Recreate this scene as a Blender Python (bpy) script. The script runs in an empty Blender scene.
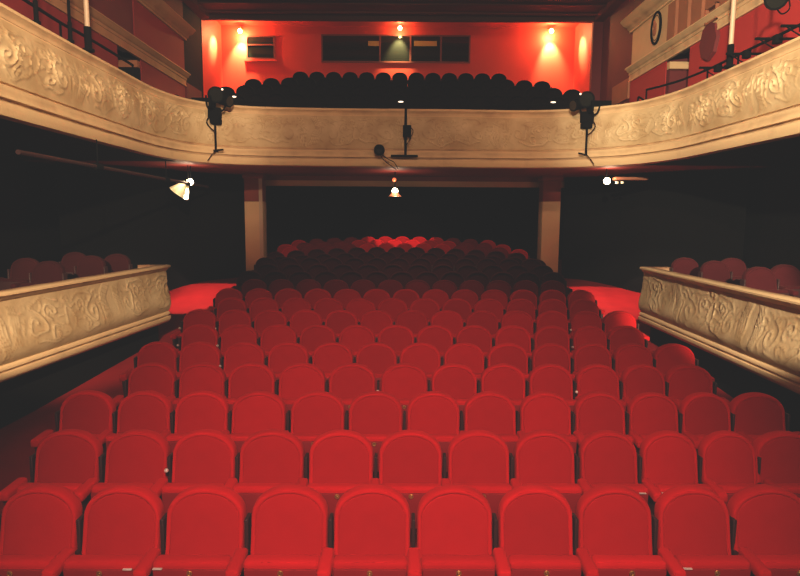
import bpy, bmesh, math, random
import numpy as np
from mathutils import Vector, Matrix
random.seed(4); np.random.seed(4)
sc = bpy.context.scene
COL = sc.collection

# ------------------------------------------------------------------ camera
F = 600.0
CZ = 2.6
PITCH = math.atan((288 - 217) / F)
ROLL = math.radians(0.4)
fwd = Vector((0, math.cos(PITCH), -math.sin(PITCH)))
up0 = Vector((0, math.sin(PITCH), math.cos(PITCH)))
rt0 = Vector((1, 0, 0))
rt = rt0 * math.cos(ROLL) + up0 * math.sin(ROLL)
up = up0 * math.cos(ROLL) - rt0 * math.sin(ROLL)
O = Vector((0, 0, CZ))
cd = bpy.data.cameras.new('camera')
cd.sensor_width = 36.0; cd.lens = F / 800 * 36; cd.clip_end = 200; cd.clip_start = 0.05
cam = bpy.data.objects.new('camera', cd); COL.objects.link(cam)
R = Matrix((rt, up, -fwd)).transposed()
cam.matrix_world = Matrix.Translation(O) @ R.to_4x4()
sc.camera = cam

# surveying: where the sight line of a measured point meets a depth / a height / a side wall
def ray(px, py): return fwd + rt * ((px - 400) / F) + up * ((288 - py) / F)
def at_depth(px, py, D): return O + ray(px, py) * D
def at_z(px, py, z):
    r = ray(px, py); return O + r * ((z - CZ) / r.z)
def at_y(px, py, y):
    r = ray(px, py); return O + r * (y / r.y)
def at_x(px, py, x):
    r = ray(px, py); return O + r * (x / r.x)

# ------------------------------------------------------------------ materials
def new_mat(name):
    m = bpy.data.materials.new(name); m.use_nodes = True
    nt = m.node_tree; b = nt.nodes['Principled BSDF']
    return m, nt, b
def plain(name, col, rough=.6, metal=0, sheen=0, noise=0, nscale=8, bump=0, spec=.5, coat=0):
    m, nt, b = new_mat(name)
    b.inputs['Base Color'].default_value = (*col, 1)
    b.inputs['Roughness'].default_value = rough
    b.inputs['Metallic'].default_value = metal
    b.inputs['Specular IOR Level'].default_value = spec
    b.inputs['Coat Weight'].default_value = coat
    if sheen:
        b.inputs['Sheen Weight'].default_value = sheen
        b.inputs['Sheen Roughness'].default_value = .45
        b.inputs['Sheen Tint'].default_value = (1, .25, .2, 1)
    tc = nt.nodes.new('ShaderNodeTexCoord')
    if noise:
        n = nt.nodes.new('ShaderNodeTexNoise'); n.inputs['Scale'].default_value = nscale
        n.inputs['Detail'].default_value = 5
        nt.links.new(tc.outputs['Object'], n.inputs['Vector'])
        mx = nt.nodes.new('ShaderNodeMix'); mx.data_type = 'RGBA'
        mx.inputs[6].default_value = (*[c * (1 - noise) for c in col], 1)
        mx.inputs[7].default_value = (*[min(1, c * (1 + noise)) for c in col], 1)
        nt.links.new(n.outputs['Fac'], mx.inputs[0]); nt.links.new(mx.outputs[2], b.inputs['Base Color'])
    if bump:
        n2 = nt.nodes.new('ShaderNodeTexNoise'); n2.inputs['Scale'].default_value = nscale * 12
        nt.links.new(tc.outputs['Object'], n2.inputs['Vector'])
        bp = nt.nodes.new('ShaderNodeBump'); bp.inputs['Strength'].default_value = bump
        bp.inputs['Distance'].default_value = .004
        nt.links.new(n2.outputs['Fac'], bp.inputs['Height']); nt.links.new(bp.outputs[0], b.inputs['Normal'])
    return m
def glow(name, col, strength):
    m, nt, b = new_mat(name)
    b.inputs['Base Color'].default_value = (*col, 1)
    b.inputs['Emission Color'].default_value = (*col, 1)
    b.inputs['Emission Strength'].default_value = strength
    return m
def velvet(name, col, sheen):
    m = plain(name, col, rough=.95, sheen=sheen, noise=.10, nscale=7, bump=.25, spec=.15)
    nt = m.node_tree                      # every seat a slightly different wear
    oi = nt.nodes.new('ShaderNodeObjectInfo'); mp = nt.nodes.new('ShaderNodeMapRange')
    mp.inputs[3].default_value = .86; mp.inputs[4].default_value = 1.08
    nt.links.new(oi.outputs['Random'], mp.inputs[0])
    b = nt.nodes['Principled BSDF']; src = b.inputs['Base Color'].links[0].from_socket
    vm = nt.nodes.new('ShaderNodeVectorMath'); vm.operation = 'SCALE'
    nt.links.new(src, vm.inputs[0]); nt.links.new(mp.outputs[0], vm.inputs['Scale'])
    nt.links.new(vm.outputs[0], b.inputs['Base Color'])
    return m
M = {}
M['velvet'] = velvet('red_velvet', (.60, .008, .011), .06)
M['velvet_in'] = velvet('red_velvet_panel', (.47, .007, .010), .03)
M['velvet_in_shade'] = velvet('red_velvet_in_shade', (.055, .005, .007), .06)  # darker copy of the red velvet, shade put into its colour
M['board'] = plain('red_seat_board', (.30, .008, .012), rough=.5, noise=.15)
M['standard'] = plain('dark_seat_standard', (.035, .008, .008), rough=.6)
M['brass'] = plain('brass', (.65, .42, .12), rough=.35, metal=.8)
M['badge_dark'] = plain('badge_centre', (.10, .05, .02), rough=.5)
M['chrome'] = plain('white_metal', (.85, .8, .72), rough=.3, metal=.3)
M['balcony_seat'] = plain('balcony_seat_cloth', (.004, .002, .002), rough=.9, spec=.15)
M['carpet'] = plain('red_carpet', (.24, .006, .008), rough=1, noise=.22, nscale=3, bump=.3, spec=.1)
M['black'] = plain('black_paint', (.006, .006, .006), rough=.9, spec=.1)
M['dark_wall'] = plain('dark_wall_and_soffit_shade', (.003, .003, .003), rough=.95, noise=.2, nscale=1, spec=.05)
M['soffit'] = plain('maroon_soffit', (.23, .028, .022), rough=.6, noise=.2, nscale=2)
M['ceiling'] = plain('brown_ceiling', (.13, .035, .025), rough=.8, noise=.3, nscale=1.5)
M['ceiling_rib'] = plain('ceiling_rib', (.075, .02, .015), rough=.7)
M['red_wall'] = plain('red_wall_paint', (.42, .022, .022), rough=.75, noise=.12, nscale=1.5)
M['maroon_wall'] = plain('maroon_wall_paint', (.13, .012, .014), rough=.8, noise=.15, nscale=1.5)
M['niche'] = plain('bright_red_paint', (.74, .055, .030), rough=.6, noise=.06, nscale=1)
M['cream'] = plain('cream_plaster', (.64, .42, .23), rough=.7, noise=.12, nscale=3, bump=.2)
M['brown'] = plain('brown_plaster', (.30, .11, .055), rough=.7, noise=.2, nscale=3)
M['steel'] = plain('dark_steel', (.004, .004, .004), rough=.9, spec=.05)
M['pole'] = plain('cream_pole_paint', (.52, .38, .27), rough=.45)
M['glass'] = plain('booth_glass', (.012, .012, .010), rough=.06, spec=.6, coat=.6)
M['wframe'] = plain('booth_frame', (.20, .035, .025), rough=.5)
M['bulb'] = glow('bulb_glow', (1, .74, .30), 30)
M['bulb_small'] = glow('bulb_glow_small', (1, .86, .50), 22)
M['led'] = glow('rail_lamp_glow', (1, .78, .6), 2.2)
M['reflector'] = plain('lamp_reflector', (.85, .82, .6), rough=.4)
M['pillar_shade'] = plain('pillar_painted_shade', (.28, .045, .028), rough=.7, noise=.1)

# carved plaster: hollow shade painted in from per-vertex relief, brown stains from noise
def plaster(name, light, grime_shade):
    m, nt, b = new_mat(name)
    b.inputs['Roughness'].default_value = .65
    at = nt.nodes.new('ShaderNodeAttribute'); at.attribute_name = 'relief'
    tc = nt.nodes.new('ShaderNodeTexCoord')
    n = nt.nodes.new('ShaderNodeTexNoise'); n.inputs['Scale'].default_value = 2.3; n.inputs['Detail'].default_value = 8
    nt.links.new(tc.outputs['Object'], n.inputs['Vector'])
    n3 = nt.nodes.new('ShaderNodeTexNoise'); n3.inputs['Scale'].default_value = 26; n3.inputs['Detail'].default_value = 3
    nt.links.new(tc.outputs['Object'], n3.inputs['Vector'])
    ad = nt.nodes.new('ShaderNodeMath'); ad.operation = 'MULTIPLY_ADD'
    nt.links.new(n.outputs['Fac'], ad.inputs[0]); ad.inputs[1].default_value = 1.15
    nt.links.new(at.outputs['Fac'], ad.inputs[2])
    mp = nt.nodes.new('ShaderNodeMapRange'); mp.inputs[1].default_value = .45; mp.inputs[2].default_value = 1.20
    nt.links.new(ad.outputs[0], mp.inputs[0])
    mx = nt.nodes.new('ShaderNodeMix'); mx.data_type = 'RGBA'
    mx.inputs[6].default_value = (*grime_shade, 1); mx.inputs[7].default_value = (*light, 1)
    nt.links.new(mp.outputs[0], mx.inputs[0]); nt.links.new(mx.outputs[2], b.inputs['Base Color'])
    bp = nt.nodes.new('ShaderNodeBump'); bp.inputs['Strength'].default_value = .35; bp.inputs['Distance'].default_value = .01
    nt.links.new(n3.outputs['Fac'], bp.inputs['Height']); nt.links.new(bp.outputs[0], b.inputs['Normal'])
    return m
M['plaster'] = plaster('carved_plaster', (.72, .55, .33), (.36, .21, .085))
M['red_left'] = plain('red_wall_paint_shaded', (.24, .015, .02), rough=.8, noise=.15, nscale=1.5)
M['cornice_left'] = plaster('moulded_plaster_shaded', (.42, .22, .12), (.22, .09, .045))  # darker copy of the moulding, the dimmer side's shade in its colour
M['plaster_trim'] = plaster('moulded_plaster', (.72, .50, .28), (.24, .11, .05))

# ------------------------------------------------------------------ mesh helpers
def mesh_of(name, bm, mat, smooth=False, angle=None):
    me = bpy.data.meshes.new(name); bm.to_mesh(me); bm.free()
    if mat: me.materials.append(mat)
    if smooth:
        for p in me.polygons: p.use_smooth = True
    if angle: me.set_sharp_from_angle(angle=math.radians(angle))
    return me
def put(name, me, parent=None, loc=None, rotz=None, label=None, cat=None, group=None, kind=None):
    o = bpy.data.objects.new(name, me); COL.objects.link(o)
    if parent: o.parent = parent
    if loc is not None: o.location = loc
    if rotz is not None: o.rotation_euler = (0, 0, rotz)
    tag(o, label, cat, group, kind); return o
def tag(o, label=None, cat=None, group=None, kind=None):
    if label: o['label'] = label
    if cat: o['category'] = cat
    if group: o['group'] = group
    if kind: o['kind'] = kind
def rbox(bm, x0, x1, y0, y1, z0, z1, bev=0, seg=3, rot=None):
    r = bmesh.ops.create_cube(bm, size=1)
    vs = r['verts']
    bmesh.ops.scale(bm, verts=vs, vec=(x1 - x0, y1 - y0, z1 - z0))
    if bev:
        es = list({e for v in vs for e in v.link_edges})
        rb = bmesh.ops.bevel(bm, geom=es, offset=bev, segments=seg, affect='EDGES', profile=.5)
        vs = list({v for f in rb['faces'] for v in f.verts} | {v for v in vs if v.is_valid})
    if rot: bmesh.ops.rotate(bm, verts=vs, cent=(0, 0, 0), matrix=rot)
    bmesh.ops.translate(bm, verts=vs, vec=((x0 + x1) / 2, (y0 + y1) / 2, (z0 + z1) / 2))
    return vs
def box_me(name, mat, *a, **k):
    bm = bmesh.new(); rbox(bm, *a, **k); return mesh_of(name, bm, mat, smooth=bool(k.get('bev')), angle=40 if k.get('bev') else None)
def tube(bm, p0, p1, r0, r1=None, seg=12, caps=True):
    p0, p1 = Vector(p0), Vector(p1); r1 = r0 if r1 is None else r1
    d = p1 - p0; L = d.length
    r = bmesh.ops.create_cone(bm, cap_ends=caps, segments=seg, radius1=r0, radius2=r1, depth=L)
    bmesh.ops.rotate(bm, verts=r['verts'], cent=(0, 0, 0), matrix=d.to_track_quat('Z', 'Y').to_matrix())
    bmesh.ops.translate(bm, verts=r['verts'], vec=(p0 + p1) / 2)
    return r['verts']
def tube_me(name, mat, segs, seg=12):
    bm = bmesh.new()
    for s in segs: tube(bm, *s, seg=seg)
    return mesh_of(name, bm, mat, smooth=True, angle=40)
def ball(bm, c, r, u=16, v=10, sc=(1, 1, 1)):
    rr = bmesh.ops.create_uvsphere(bm, u_segments=u, v_segments=v, radius=r)
    bmesh.ops.scale(bm, verts=rr['verts'], vec=sc)
    bmesh.ops.translate(bm, verts=rr['verts'], vec=c)
def ball_me(name, mat, c, r, **k):
    bm = bmesh.new(); ball(bm, c, r, **k); return mesh_of(name, bm, mat, smooth=True)
def bent_tube(name, mat, pts, r, res=8, n=6):
    """a smooth pipe or cable through pts"""
    P = [Vector(p) for p in pts]; out = []
    for i in range(len(P) - 1):
        a = P[max(0, i - 1)]; b = P[i]; c = P[i + 1]; d = P[min(len(P) - 1, i + 2)]
        for k in range(n):
            t = k / n
            out.append(.5 * ((2 * b) + (c - a) * t + (2 * a - 5 * b + 4 * c - d) * t * t + (3 * b - a - 3 * c + d) * t ** 3))
    out.append(P[-1])
    bm = bmesh.new(); rings = []
    for i, p in enumerate(out):
        t = (out[min(i + 1, len(out) - 1)] - out[max(0, i - 1)]).normalized()
        s = t.cross(Vector((0, 0, 1)));
        if s.length < .05: s = t.cross(Vector((1, 0, 0)))
        s.normalize(); w = s.cross(t)
        rings.append([bm.verts.new(p + (s * math.cos(q * 2 * math.pi / res) + w * math.sin(q * 2 * math.pi / res)) * r) for q in range(res)])
    for a, b in zip(rings, rings[1:]):
        for q in range(res): bm.faces.new((a[q], a[(q + 1) % res], b[(q + 1) % res], b[q]))
    bm.faces.new(rings[0]); bm.faces.new(rings[-1][::-1])
    bmesh.ops.recalc_face_normals(bm, faces=bm.faces)
    return mesh_of(name, bm, mat, smooth=True)
def empty(name, loc, rotz=0, **k):
    e = bpy.data.objects.new(name, None); COL.objects.link(e); e.location = loc
    e.rotation_euler = (0, 0, rotz); e.empty_display_size = .1; tag(e, **k); return e
def poly_slab(name, mat, pts, z0, z1):
    bm = bmesh.new()
    b = [bm.verts.new((p[0], p[1], z0)) for p in pts]; t = [bm.verts.new((p[0], p[1], z1)) for p in pts]
    bm.faces.new(b[::-1]); bm.faces.new(t); n = len(pts)
    for i in range(n): bm.faces.new((b[i], b[(i + 1) % n], t[(i + 1) % n], t[i]))
    bmesh.ops.recalc_face_normals(bm, faces=bm.faces)
    return mesh_of(name, bm, mat)

# ------------------------------------------------------------------ rows of the stalls
YT = {4: 488.5, 5: 432, 6: 392.5, 7: 364, 8: 343, 9: 325, 10: 310, 11: 298, 12: 289, 13: 279.5, 14: 271, 15: 264, 16: 257.5,
      17: 252, 18: 247, 19: 243, 20: 239.5, 21: 236.3}
BACK_H = .92
ROWS = {}
for n, yt in YT.items():
    D = 3.80 + .885 * (n - 4)
    p = at_depth(400, yt, D)
    ROWS[n] = (D, p.y, p.z)
fy = [-2.0, ROWS[4][1] - .9] + [ROWS[n][1] for n in range(4, 22)] + [24.0]
zf = [ROWS[n][2] - BACK_H for n in range(4, 22)]
fz = [zf[0] - .05, zf[0] - .03] + zf + [zf[-1] + .15]
def floor_z(y): return float(np.interp(y, fy, fz))

# ------------------------------------------------------------------ seat parts (shared mesh data)
HW = .249
def arch(inset, n=30, z0=.30, ztop=.92, zs=.742):
    zs = zs - inset * .6
    a = HW - inset; b = (ztop - inset) - zs; pts = []
    pts.append((-a + .02, z0 + inset * .5)); pts.append((-a, z0 + .03 + inset * .5)); pts.append((-a, .5)); pts.append((-a, .58))
    e = 2.0 / 2.06
    for i in range(n + 1):
        t = math.pi - math.pi * i / n
        c, s = math.cos(t), math.sin(t)
        pts.append((a * math.copysign(abs(c) ** e, c), zs + b * abs(s) ** e))
    pts += [(a, .58), (a, .5), (a, z0 + .03 + inset * .5), (a - .02, z0 + inset * .5)]
    return pts
def lean(z): return .142 * (1 - (1 - (z - .3) / .625) ** 1.7)
def layers(bm, lay, close_first=False, close_last=False, cz=.58):
    rings = []
    for inset, y in lay:
        rings.append([bm.verts.new((x, y + lean(z), z)) for x, z in arch(inset)])
    for a, b in zip(rings, rings[1:]):
        m = len(a)
        for i in range(m): bm.faces.new((a[i], a[(i + 1) % m], b[(i + 1) % m], b[i]))
    if close_first: bm.faces.new(rings[0])
    if close_last: bm.faces.new(rings[-1][::-1])
    bmesh.ops.recalc_face_normals(bm, faces=bm.faces)
def backrest_me(mat):
    bm = bmesh.new()
    layers(bm, [(.012, .055), (.003, .045), (0, .03), (0, -.018), (.004, -.033), (.011, -.0405), (.019, -.042), (.026, -.039), (.031, -.033)], True, False)
    return mesh_of('backrest', bm, mat, smooth=True)
def panel_me(mat):
    bm = bmesh.new()
    layers(bm, [(.028, -.025), (.0300, -.0335), (.040, -.0375), (.07, -.041), (.11, -.046), (.15, -.049), (.19, -.050), (.215, -.0502)], True, True)
    return mesh_of('back_panel', bm, mat, smooth=True)
def cushion_me(mat):
    bm = bmesh.new(); vs = rbox(bm, -.233, .233, -.155, -.05, .28, .613, bev=.032, seg=4)
    for v in bm.verts: v.co.y -= (v.co.z - .23) * .12
    return mesh_of('seat_cushion', bm, mat, smooth=True)
def board_me(mat):
    bm = bmesh.new(); rbox(bm, -.222, .222, -.170, -.145, .28, .572, bev=.008, seg=2)
    for v in bm.verts: v.co.y -= (v.co.z - .23) * .12
    return mesh_of('seat_board', bm, mat, smooth=True, angle=40)
def badge_me(mat):
    bm = bmesh.new(); n, m = 20, 8; R_, r_ = .014, .0045; g = []
    for i in range(n):
        a = 2 * math.pi * i / n
        g.append([bm.verts.new(((R_ + r_ * math.cos(2 * math.pi * j / m)) * math.cos(a), -.213 + r_ * .8 * math.sin(2 * math.pi * j / m),
                                .552 + (R_ + r_ * math.cos(2 * math.pi * j / m)) * math.sin(a))) for j in range(m)])
    for i in range(n):
        for j in range(m): bm.faces.new((g[i][j], g[i][(j + 1) % m], g[(i + 1) % n][(j + 1) % m], g[(i + 1) % n][j]))
    tube(bm, (0, -.205, .552), (0, -.214, .552), .006, seg=10)
    bmesh.ops.recalc_face_normals(bm, faces=bm.faces)
    return mesh_of('number_badge', bm, mat, smooth=True)
def arm_me(mat):
    bm = bmesh.new(); rbox(bm, -.040, .040, -.285, -.035, .545, .618, bev=.024, seg=4)
    for v in bm.verts:
        v.co.z += (v.co.y + .14) * .06
        if v.co.y < -.2: v.co.x *= 1.0 + .10 * (-v.co.y - .2) / .1
        pass
    return mesh_of('armrest', bm, mat, smooth=True)
def standard_me(mat):
    bm = bmesh.new(); rbox(bm, -.018, .018, -.26,   .075, 0, .545, bev=.008, seg=2)
    for v in bm.verts:
        if v.co.z < .3 and v.co.y < 0: v.co.y += (.3 - v.co.z) * .35
    rbox(bm, -.03, .03, -.22, .08, 0, .025, bev=.006, seg=1)
    rbox(bm, -.012, .012, .06, .16, .4, .74, bev=.005, seg=1)  # thin dark plate added to fill the gap between backs with shade
    return mesh_of('seat_standard', bm, mat, smooth=True, angle=40)
SM = dict(
    backrest=backrest_me(M['velvet']), panel=panel_me(M['velvet_in']), cushion=cushion_me(M['velvet']),
    board=board_me(M['board']), badge=badge_me(M['brass']), arm=arm_me(M['velvet']), standard=standard_me(M['standard']),
    bolt=ball_me('hinge_bolt', M['chrome'], (0, -.262, .505), .0085, u=10, v=8),
    clip=box_me('edge_clip', M['chrome'], -.028, .028, -.218, -.200, .574, .582, bev=.003, seg=2),
    gapbolt=ball_me('hinge_bolt', M['chrome'], (0, .015, .65), .018, u=10, v=8))
SD = dict(SM)
SD['backrest'] = backrest_me(M['velvet_in_shade']); SD['panel'] = panel_me(M['velvet_in_shade']); SD['cushion'] = cushion_me(M['velvet_in_shade'])
SD['board'] = board_me(M['standard']); SD['arm'] = arm_me(M['velvet_in_shade'])
M['velvet_part_shade'] = velvet('red_velvet_part_shade', (.17, .006, .010), .1)  # half-dark copy of the red velvet for seats in weaker light
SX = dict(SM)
SX['backrest'] = backrest_me(M['velvet_part_shade']); SX['panel'] = panel_me(M['velvet_part_shade']); SX['cushion'] = cushion_me(M['velvet_part_shade'])
SX['board'] = board_me(M['standard']); SX['arm'] = arm_me(M['velvet_part_shade'])
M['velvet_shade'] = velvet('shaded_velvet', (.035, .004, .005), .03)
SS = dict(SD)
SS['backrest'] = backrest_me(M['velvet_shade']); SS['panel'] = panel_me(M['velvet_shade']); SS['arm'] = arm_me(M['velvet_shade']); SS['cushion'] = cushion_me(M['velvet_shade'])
SB = dict(SM)
SB['backrest'] = backrest_me(M['balcony_seat']); SB['panel'] = panel_me(M['balcony_seat']); SB['cushion'] = cushion_me(M['balcony_seat'])
SB['board'] = board_me(M['balcony_seat']); SB['arm'] = arm_me(M['balcony_seat']); SB['standard'] = standard_me(M['black'])

def seat(name, S, loc, rotz, label, cat, group, pitch=.54, detail=2, both=False, clip=False, first_only=False, gap=False):
    e = empty(name, loc, rotz, label=label, cat=cat, group=group)
    b = put('backrest', S['backrest'], e)
    if detail >= 1: put('back_panel', S['panel'], b)
    c = put('seat_cushion', S['cushion'], e)
    if detail >= 1:
        bd = put('seat_board', S['board'], c)
        if detail >= 2:
            g = put('number_badge', S['badge'], bd); g['label'] = 'round brass number badge'
            if clip: put('edge_clip', S['clip'], c, loc=(.17 if clip > 0 else -.19, 0, 0))
    for s in ((-1, 1) if both else (1,)):
        a = put('armrest', S['arm'], e, loc=(s * pitch / 2, 0, 0))
        st = put('seat_standard', S['standard'], e, loc=(s * pitch / 2, 0, 0))
        if gap: put('hinge_bolt', S['gapbolt'], st)
    return e

ORD = ['', 'first', 'second', 'third', 'fourth', 'fifth', 'sixth', 'seventh', 'eighth', 'ninth', 'tenth', 'eleventh', 'twelfth', 'thirteenth',
       'fourteenth', 'fifteenth', 'sixteenth', 'seventeenth', 'eighteenth']
def place_words(i, n):           # i counted from the small-window side (0-based)
    if i == 0: return 'end seat, small window side'
    if i == n - 1: return 'end seat, medallion side'
    if i <= (n - 1) / 2: return f'{ORD[i + 1]} from the small window side'
    return f'{ORD[n - i]} from the medallion side'
def row_words(r, total=18):
    if r == 1: return 'front row of the stalls'
    if r <= total // 2: return f'{ORD[r]} row from the front'
    if r == total: return 'last row of the stalls'
    return f'{ORD[total - r + 1]} row from the back'

COLS = {4: [33, 117, 202, 288, 373, 458, 542, 624, 706, 786],
        5: [63, 133, 201, 270, 341, 412, 482, 550, 616, 679, 740, 800],
        6: [83, 141, 199, 257, 317, 376, 435, 493, 550, 606, 661, 715, 769],
        7: [149, 200, 250, 301, 352, 405, 456, 506, 555, 603, 650, 697]}
def fan(n, k0, k1, left=False):
    s = 357.0 / n
    xs = [198 + s * k for k in range(k0, k1 + 1)]
    return xs
COLS[8] = [155] + fan(8, 0, 10)[:-0 or None]
COLS[8] = [155] + fan(8, 0, 8) + [597, 639, 681]
COLS[9] = fan(9, 0, 9) + [594, 631]
COLS[10] = fan(10, 0, 10) + [590, 624]
COLS[11] = fan(11, 1, 11) + [587]
COLS[12] = fan(12, 1, 12) + [584]
COLS[13] = fan(13, 2, 13)
COLS[14] = fan(14, 2, 14)
COLS[15] = [float(v) for v in np.linspace(267, 544, 12)]
COLS[16] = fan(16, 3, 15)
COLS[17] = fan(17, 4, 16)
COLS[18] = fan(18, 4, 16)
COLS[19] = fan(19, 5, 17)
COLS[20] = fan(20, 5, 17)
COLS[21] = fan(21, 6, 17)
for n in range(4, 22):
    D, Y, Z = ROWS[n]; r = n - 3
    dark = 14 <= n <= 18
    S = SD if dark else SX if n == 13 else SM  # light falling off towards the rear is put into the velvet colour
    xs = COLS[n]; X = [(px - 400) / F * (D - .10) for px in xs]
    for i, (px, x) in enumerate(zip(xs, X)):
        y = Y + .012 * x - .11
        if n >= 17: y -= .045 * abs(x + .05) ** 1.8
        z = floor_z(y) if n < 17 else Z - BACK_H
        if n >= 17: z -= .012 * abs(x) ** 2
        if n >= 19: S = SM if (abs(x) < 1.45 or i in (0, len(xs) - 1)) else SX  # lit middle and row ends stay red, the rest get the shaded copy
        kind = 'dark maroon' if dark else ('red velvet' if n < 17 else 'dim red velvet')  # dark maroon is the red velvet with shade put into its colour
        lab = f'{kind} tip-up seat, {place_words(i, len(xs))}, {row_words(r)}'
        pitch = (X[i + 1] - x) if i + 1 < len(X) and X[i + 1] - x < .62 else .54
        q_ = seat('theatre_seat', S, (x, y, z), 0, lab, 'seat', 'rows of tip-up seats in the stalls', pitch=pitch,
             detail=2 if n <= 7 else (1 if n <= 13 else 1 if n > 18 else 0), both=(i == 0),
             clip=(n <= 5 and px in (117, 133, 616, 341)) or (-1 if n <= 5 and px in (202, 679, 706) else 0),
             gap=i in {7: (4, 8), 8: (1, 4, 6), 9: (0, 3, 9), 10: (0, 10), 5: (1,)}.get(n, ()))
        if pitch < .5399:
            q_.scale.x = pitch / .54
            for ch in q_.children:
                if ch.name.startswith(('armrest', 'seat_standard')): ch.location.x = math.copysign(.27, ch.location.x)

# ------------------------------------------------------------------ floor
bm = bmesh.new(); prev = None
ys = sorted(set(list(np.arange(-2, 24.01, .4)) + fy)); xsF = np.linspace(-9, 9, 10)
g = [[bm.verts.new((x, y, floor_z(y) - .003)) for x in xsF] for y in ys]
for a, b in zip(g, g[1:]):
    for i in range(len(xsF) - 1): bm.faces.new((a[i], a[i + 1], b[i + 1], b[i]))
ex = bmesh.ops.extrude_face_region(bm, geom=list(bm.faces))
bmesh.ops.translate(bm, verts=[v for v in ex['geom'] if isinstance(v, bmesh.types.BMVert)], vec=(0, 0, -.15))
bmesh.ops.recalc_face_normals(bm, faces=bm.faces)
put('floor', mesh_of('floor', bm, M['carpet']), kind='structure')

# ------------------------------------------------------------------ carved relief height field (u along, v up 0..1)
def spiral(cx, cy, r0, turns, start, flip=1, n=26):
    return [(cx + flip * r0 * (1 - t) * math.cos(start + turns * 2 * math.pi * t), cy + r0 * (1 - t) * math.sin(start + turns * 2 * math.pi * t)) for t in np.linspace(0, .93, n)]
def bez(p0, p1, p2, n=14):
    return [((1 - t) ** 2 * p0[0] + 2 * t * (1 - t) * p1[0] + t * t * p2[0], (1 - t) ** 2 * p0[1] + 2 * t * (1 - t) * p1[1] + t * t * p2[1]) for t in np.linspace(0, 1, n)]
def motif(H):
    """polylines with widths for one 2.1 m bay of baroque scrollwork on a panel H high"""
    L = []
    for f in (1, -1):
        L.append((spiral(f * .62, .46 * H, .27 * H, 1.4, math.pi * .5, f), .020))
        L.append((spiral(f * .30, .66 * H, .17 * H, 1.3, -math.pi * .4, f), .016))
        L.append((spiral(f * .34, .26 * H, .15 * H, 1.2, math.pi * .3, -f), .015))
        L.append((bez((f * .62, .19 * H), (f * .35, .02 * H), (f * .07, .30 * H)), .020))
        L.append((bez((f * .62, .73 * H), (f * .50, .97 * H), (f * .16, .86 * H)), .016))
        for k in range(6):        # acanthus fingers
            a = math.pi * (.12 + .15 * k)
            c = (f * .62, .46 * H)
            L.append((bez((c[0] + f * .29 * H * math.cos(a), c[1] + .29 * H * math.sin(a)), (c[0] + f * .40 * H * math.cos(a + .2), c[1] + .36 * H * math.sin(a + .2)),
                          (c[0] + f * .47 * H * math.cos(a - .15), c[1] + .43 * H * math.sin(a - .15)), 7), .011))
        for k in range(4):        # leaf veins by the cartouche
            L.append((bez((f * .08, (.25 + .15 * k) * H), (f * .17, (.33 + .15 * k) * H), (f * .21, (.26 + .16 * k) * H), 7), .011))
        for k in range(4):        # hanging drapery folds at the bay's end
            u = f * (.90 + .042 * k)
            L.append((bez((u, .93 * H), (u - f * .05, .5 * H), (u + f * .03, .08 * H), 14), .013))
        L.append(([(f * .78, .62 * H), (f * .84, .22 * H), (f * .76, .13 * H)], .010))
    for k in range(18):           # cartouche oval
        pass
    L.append(([(.085 * math.cos(t), .50 * H + .22 * H * math.sin(t)) for t in np.linspace(0, 2 * math.pi, 24)], .013))
    L.append((spiral(0, .84 * H, .10 * H, 1.1, 0, 1), .014))
    return L
def relief(U, V, H, bay=2.16, off=0.0, amp=.028):
    """U, V arrays in metres -> (height, 0..1 mask)"""
    k = np.floor((U - off) / bay + .5); u = (U - off) - k * bay
    flip = np.where(k % 2 == 0, 1.0, -1.0); u = u * flip
    u = u + .06 * np.sin(6 * V + 2.1 * k + 1.3 * U) + .05 * np.sin(3.7 * U) + .02 * np.sin(17 * V + 9 * U); v = V + .03 * np.sin(5.3 * U + k) + .015 * np.sin(19 * U + 11 * V)
    h = np.zeros_like(U)
    for pts, w in motif(H):
        P = np.array(pts); best = np.full(U.shape, 9.0)
        x0, x1 = P[:, 0].min() - 4 * w, P[:, 0].max() + 4 * w
        sel = (u > x0) & (u < x1)
        if not sel.any(): continue
        us, vs = u[sel], v[sel]; bs = np.full(us.shape, 9.0)
        for a, b in zip(P[:-1], P[1:]):
            d = b - a; L2 = max(1e-9, (d ** 2).sum())
            t = np.clip(((us - a[0]) * d[0] + (vs - a[1]) * d[1]) / L2, 0, 1)
            bs = np.minimum(bs, np.hypot(us - a[0] - t * d[0], vs - a[1] - t * d[1]))
        hh = np.exp(-(bs / w) ** 2) * min(1.0, w / .015)
        h[sel] = np.maximum(h[sel], hh)
    h = h * np.clip(.62 + .5 * np.sin(2.9 * U + 4 * V) * np.sin(5.1 * V - 3.3 * U + 1), .15, 1)
    edge = np.clip(np.minimum(V, H - V) / .04, 0, 1)
    h = h * edge
    return h * amp, h

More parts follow.
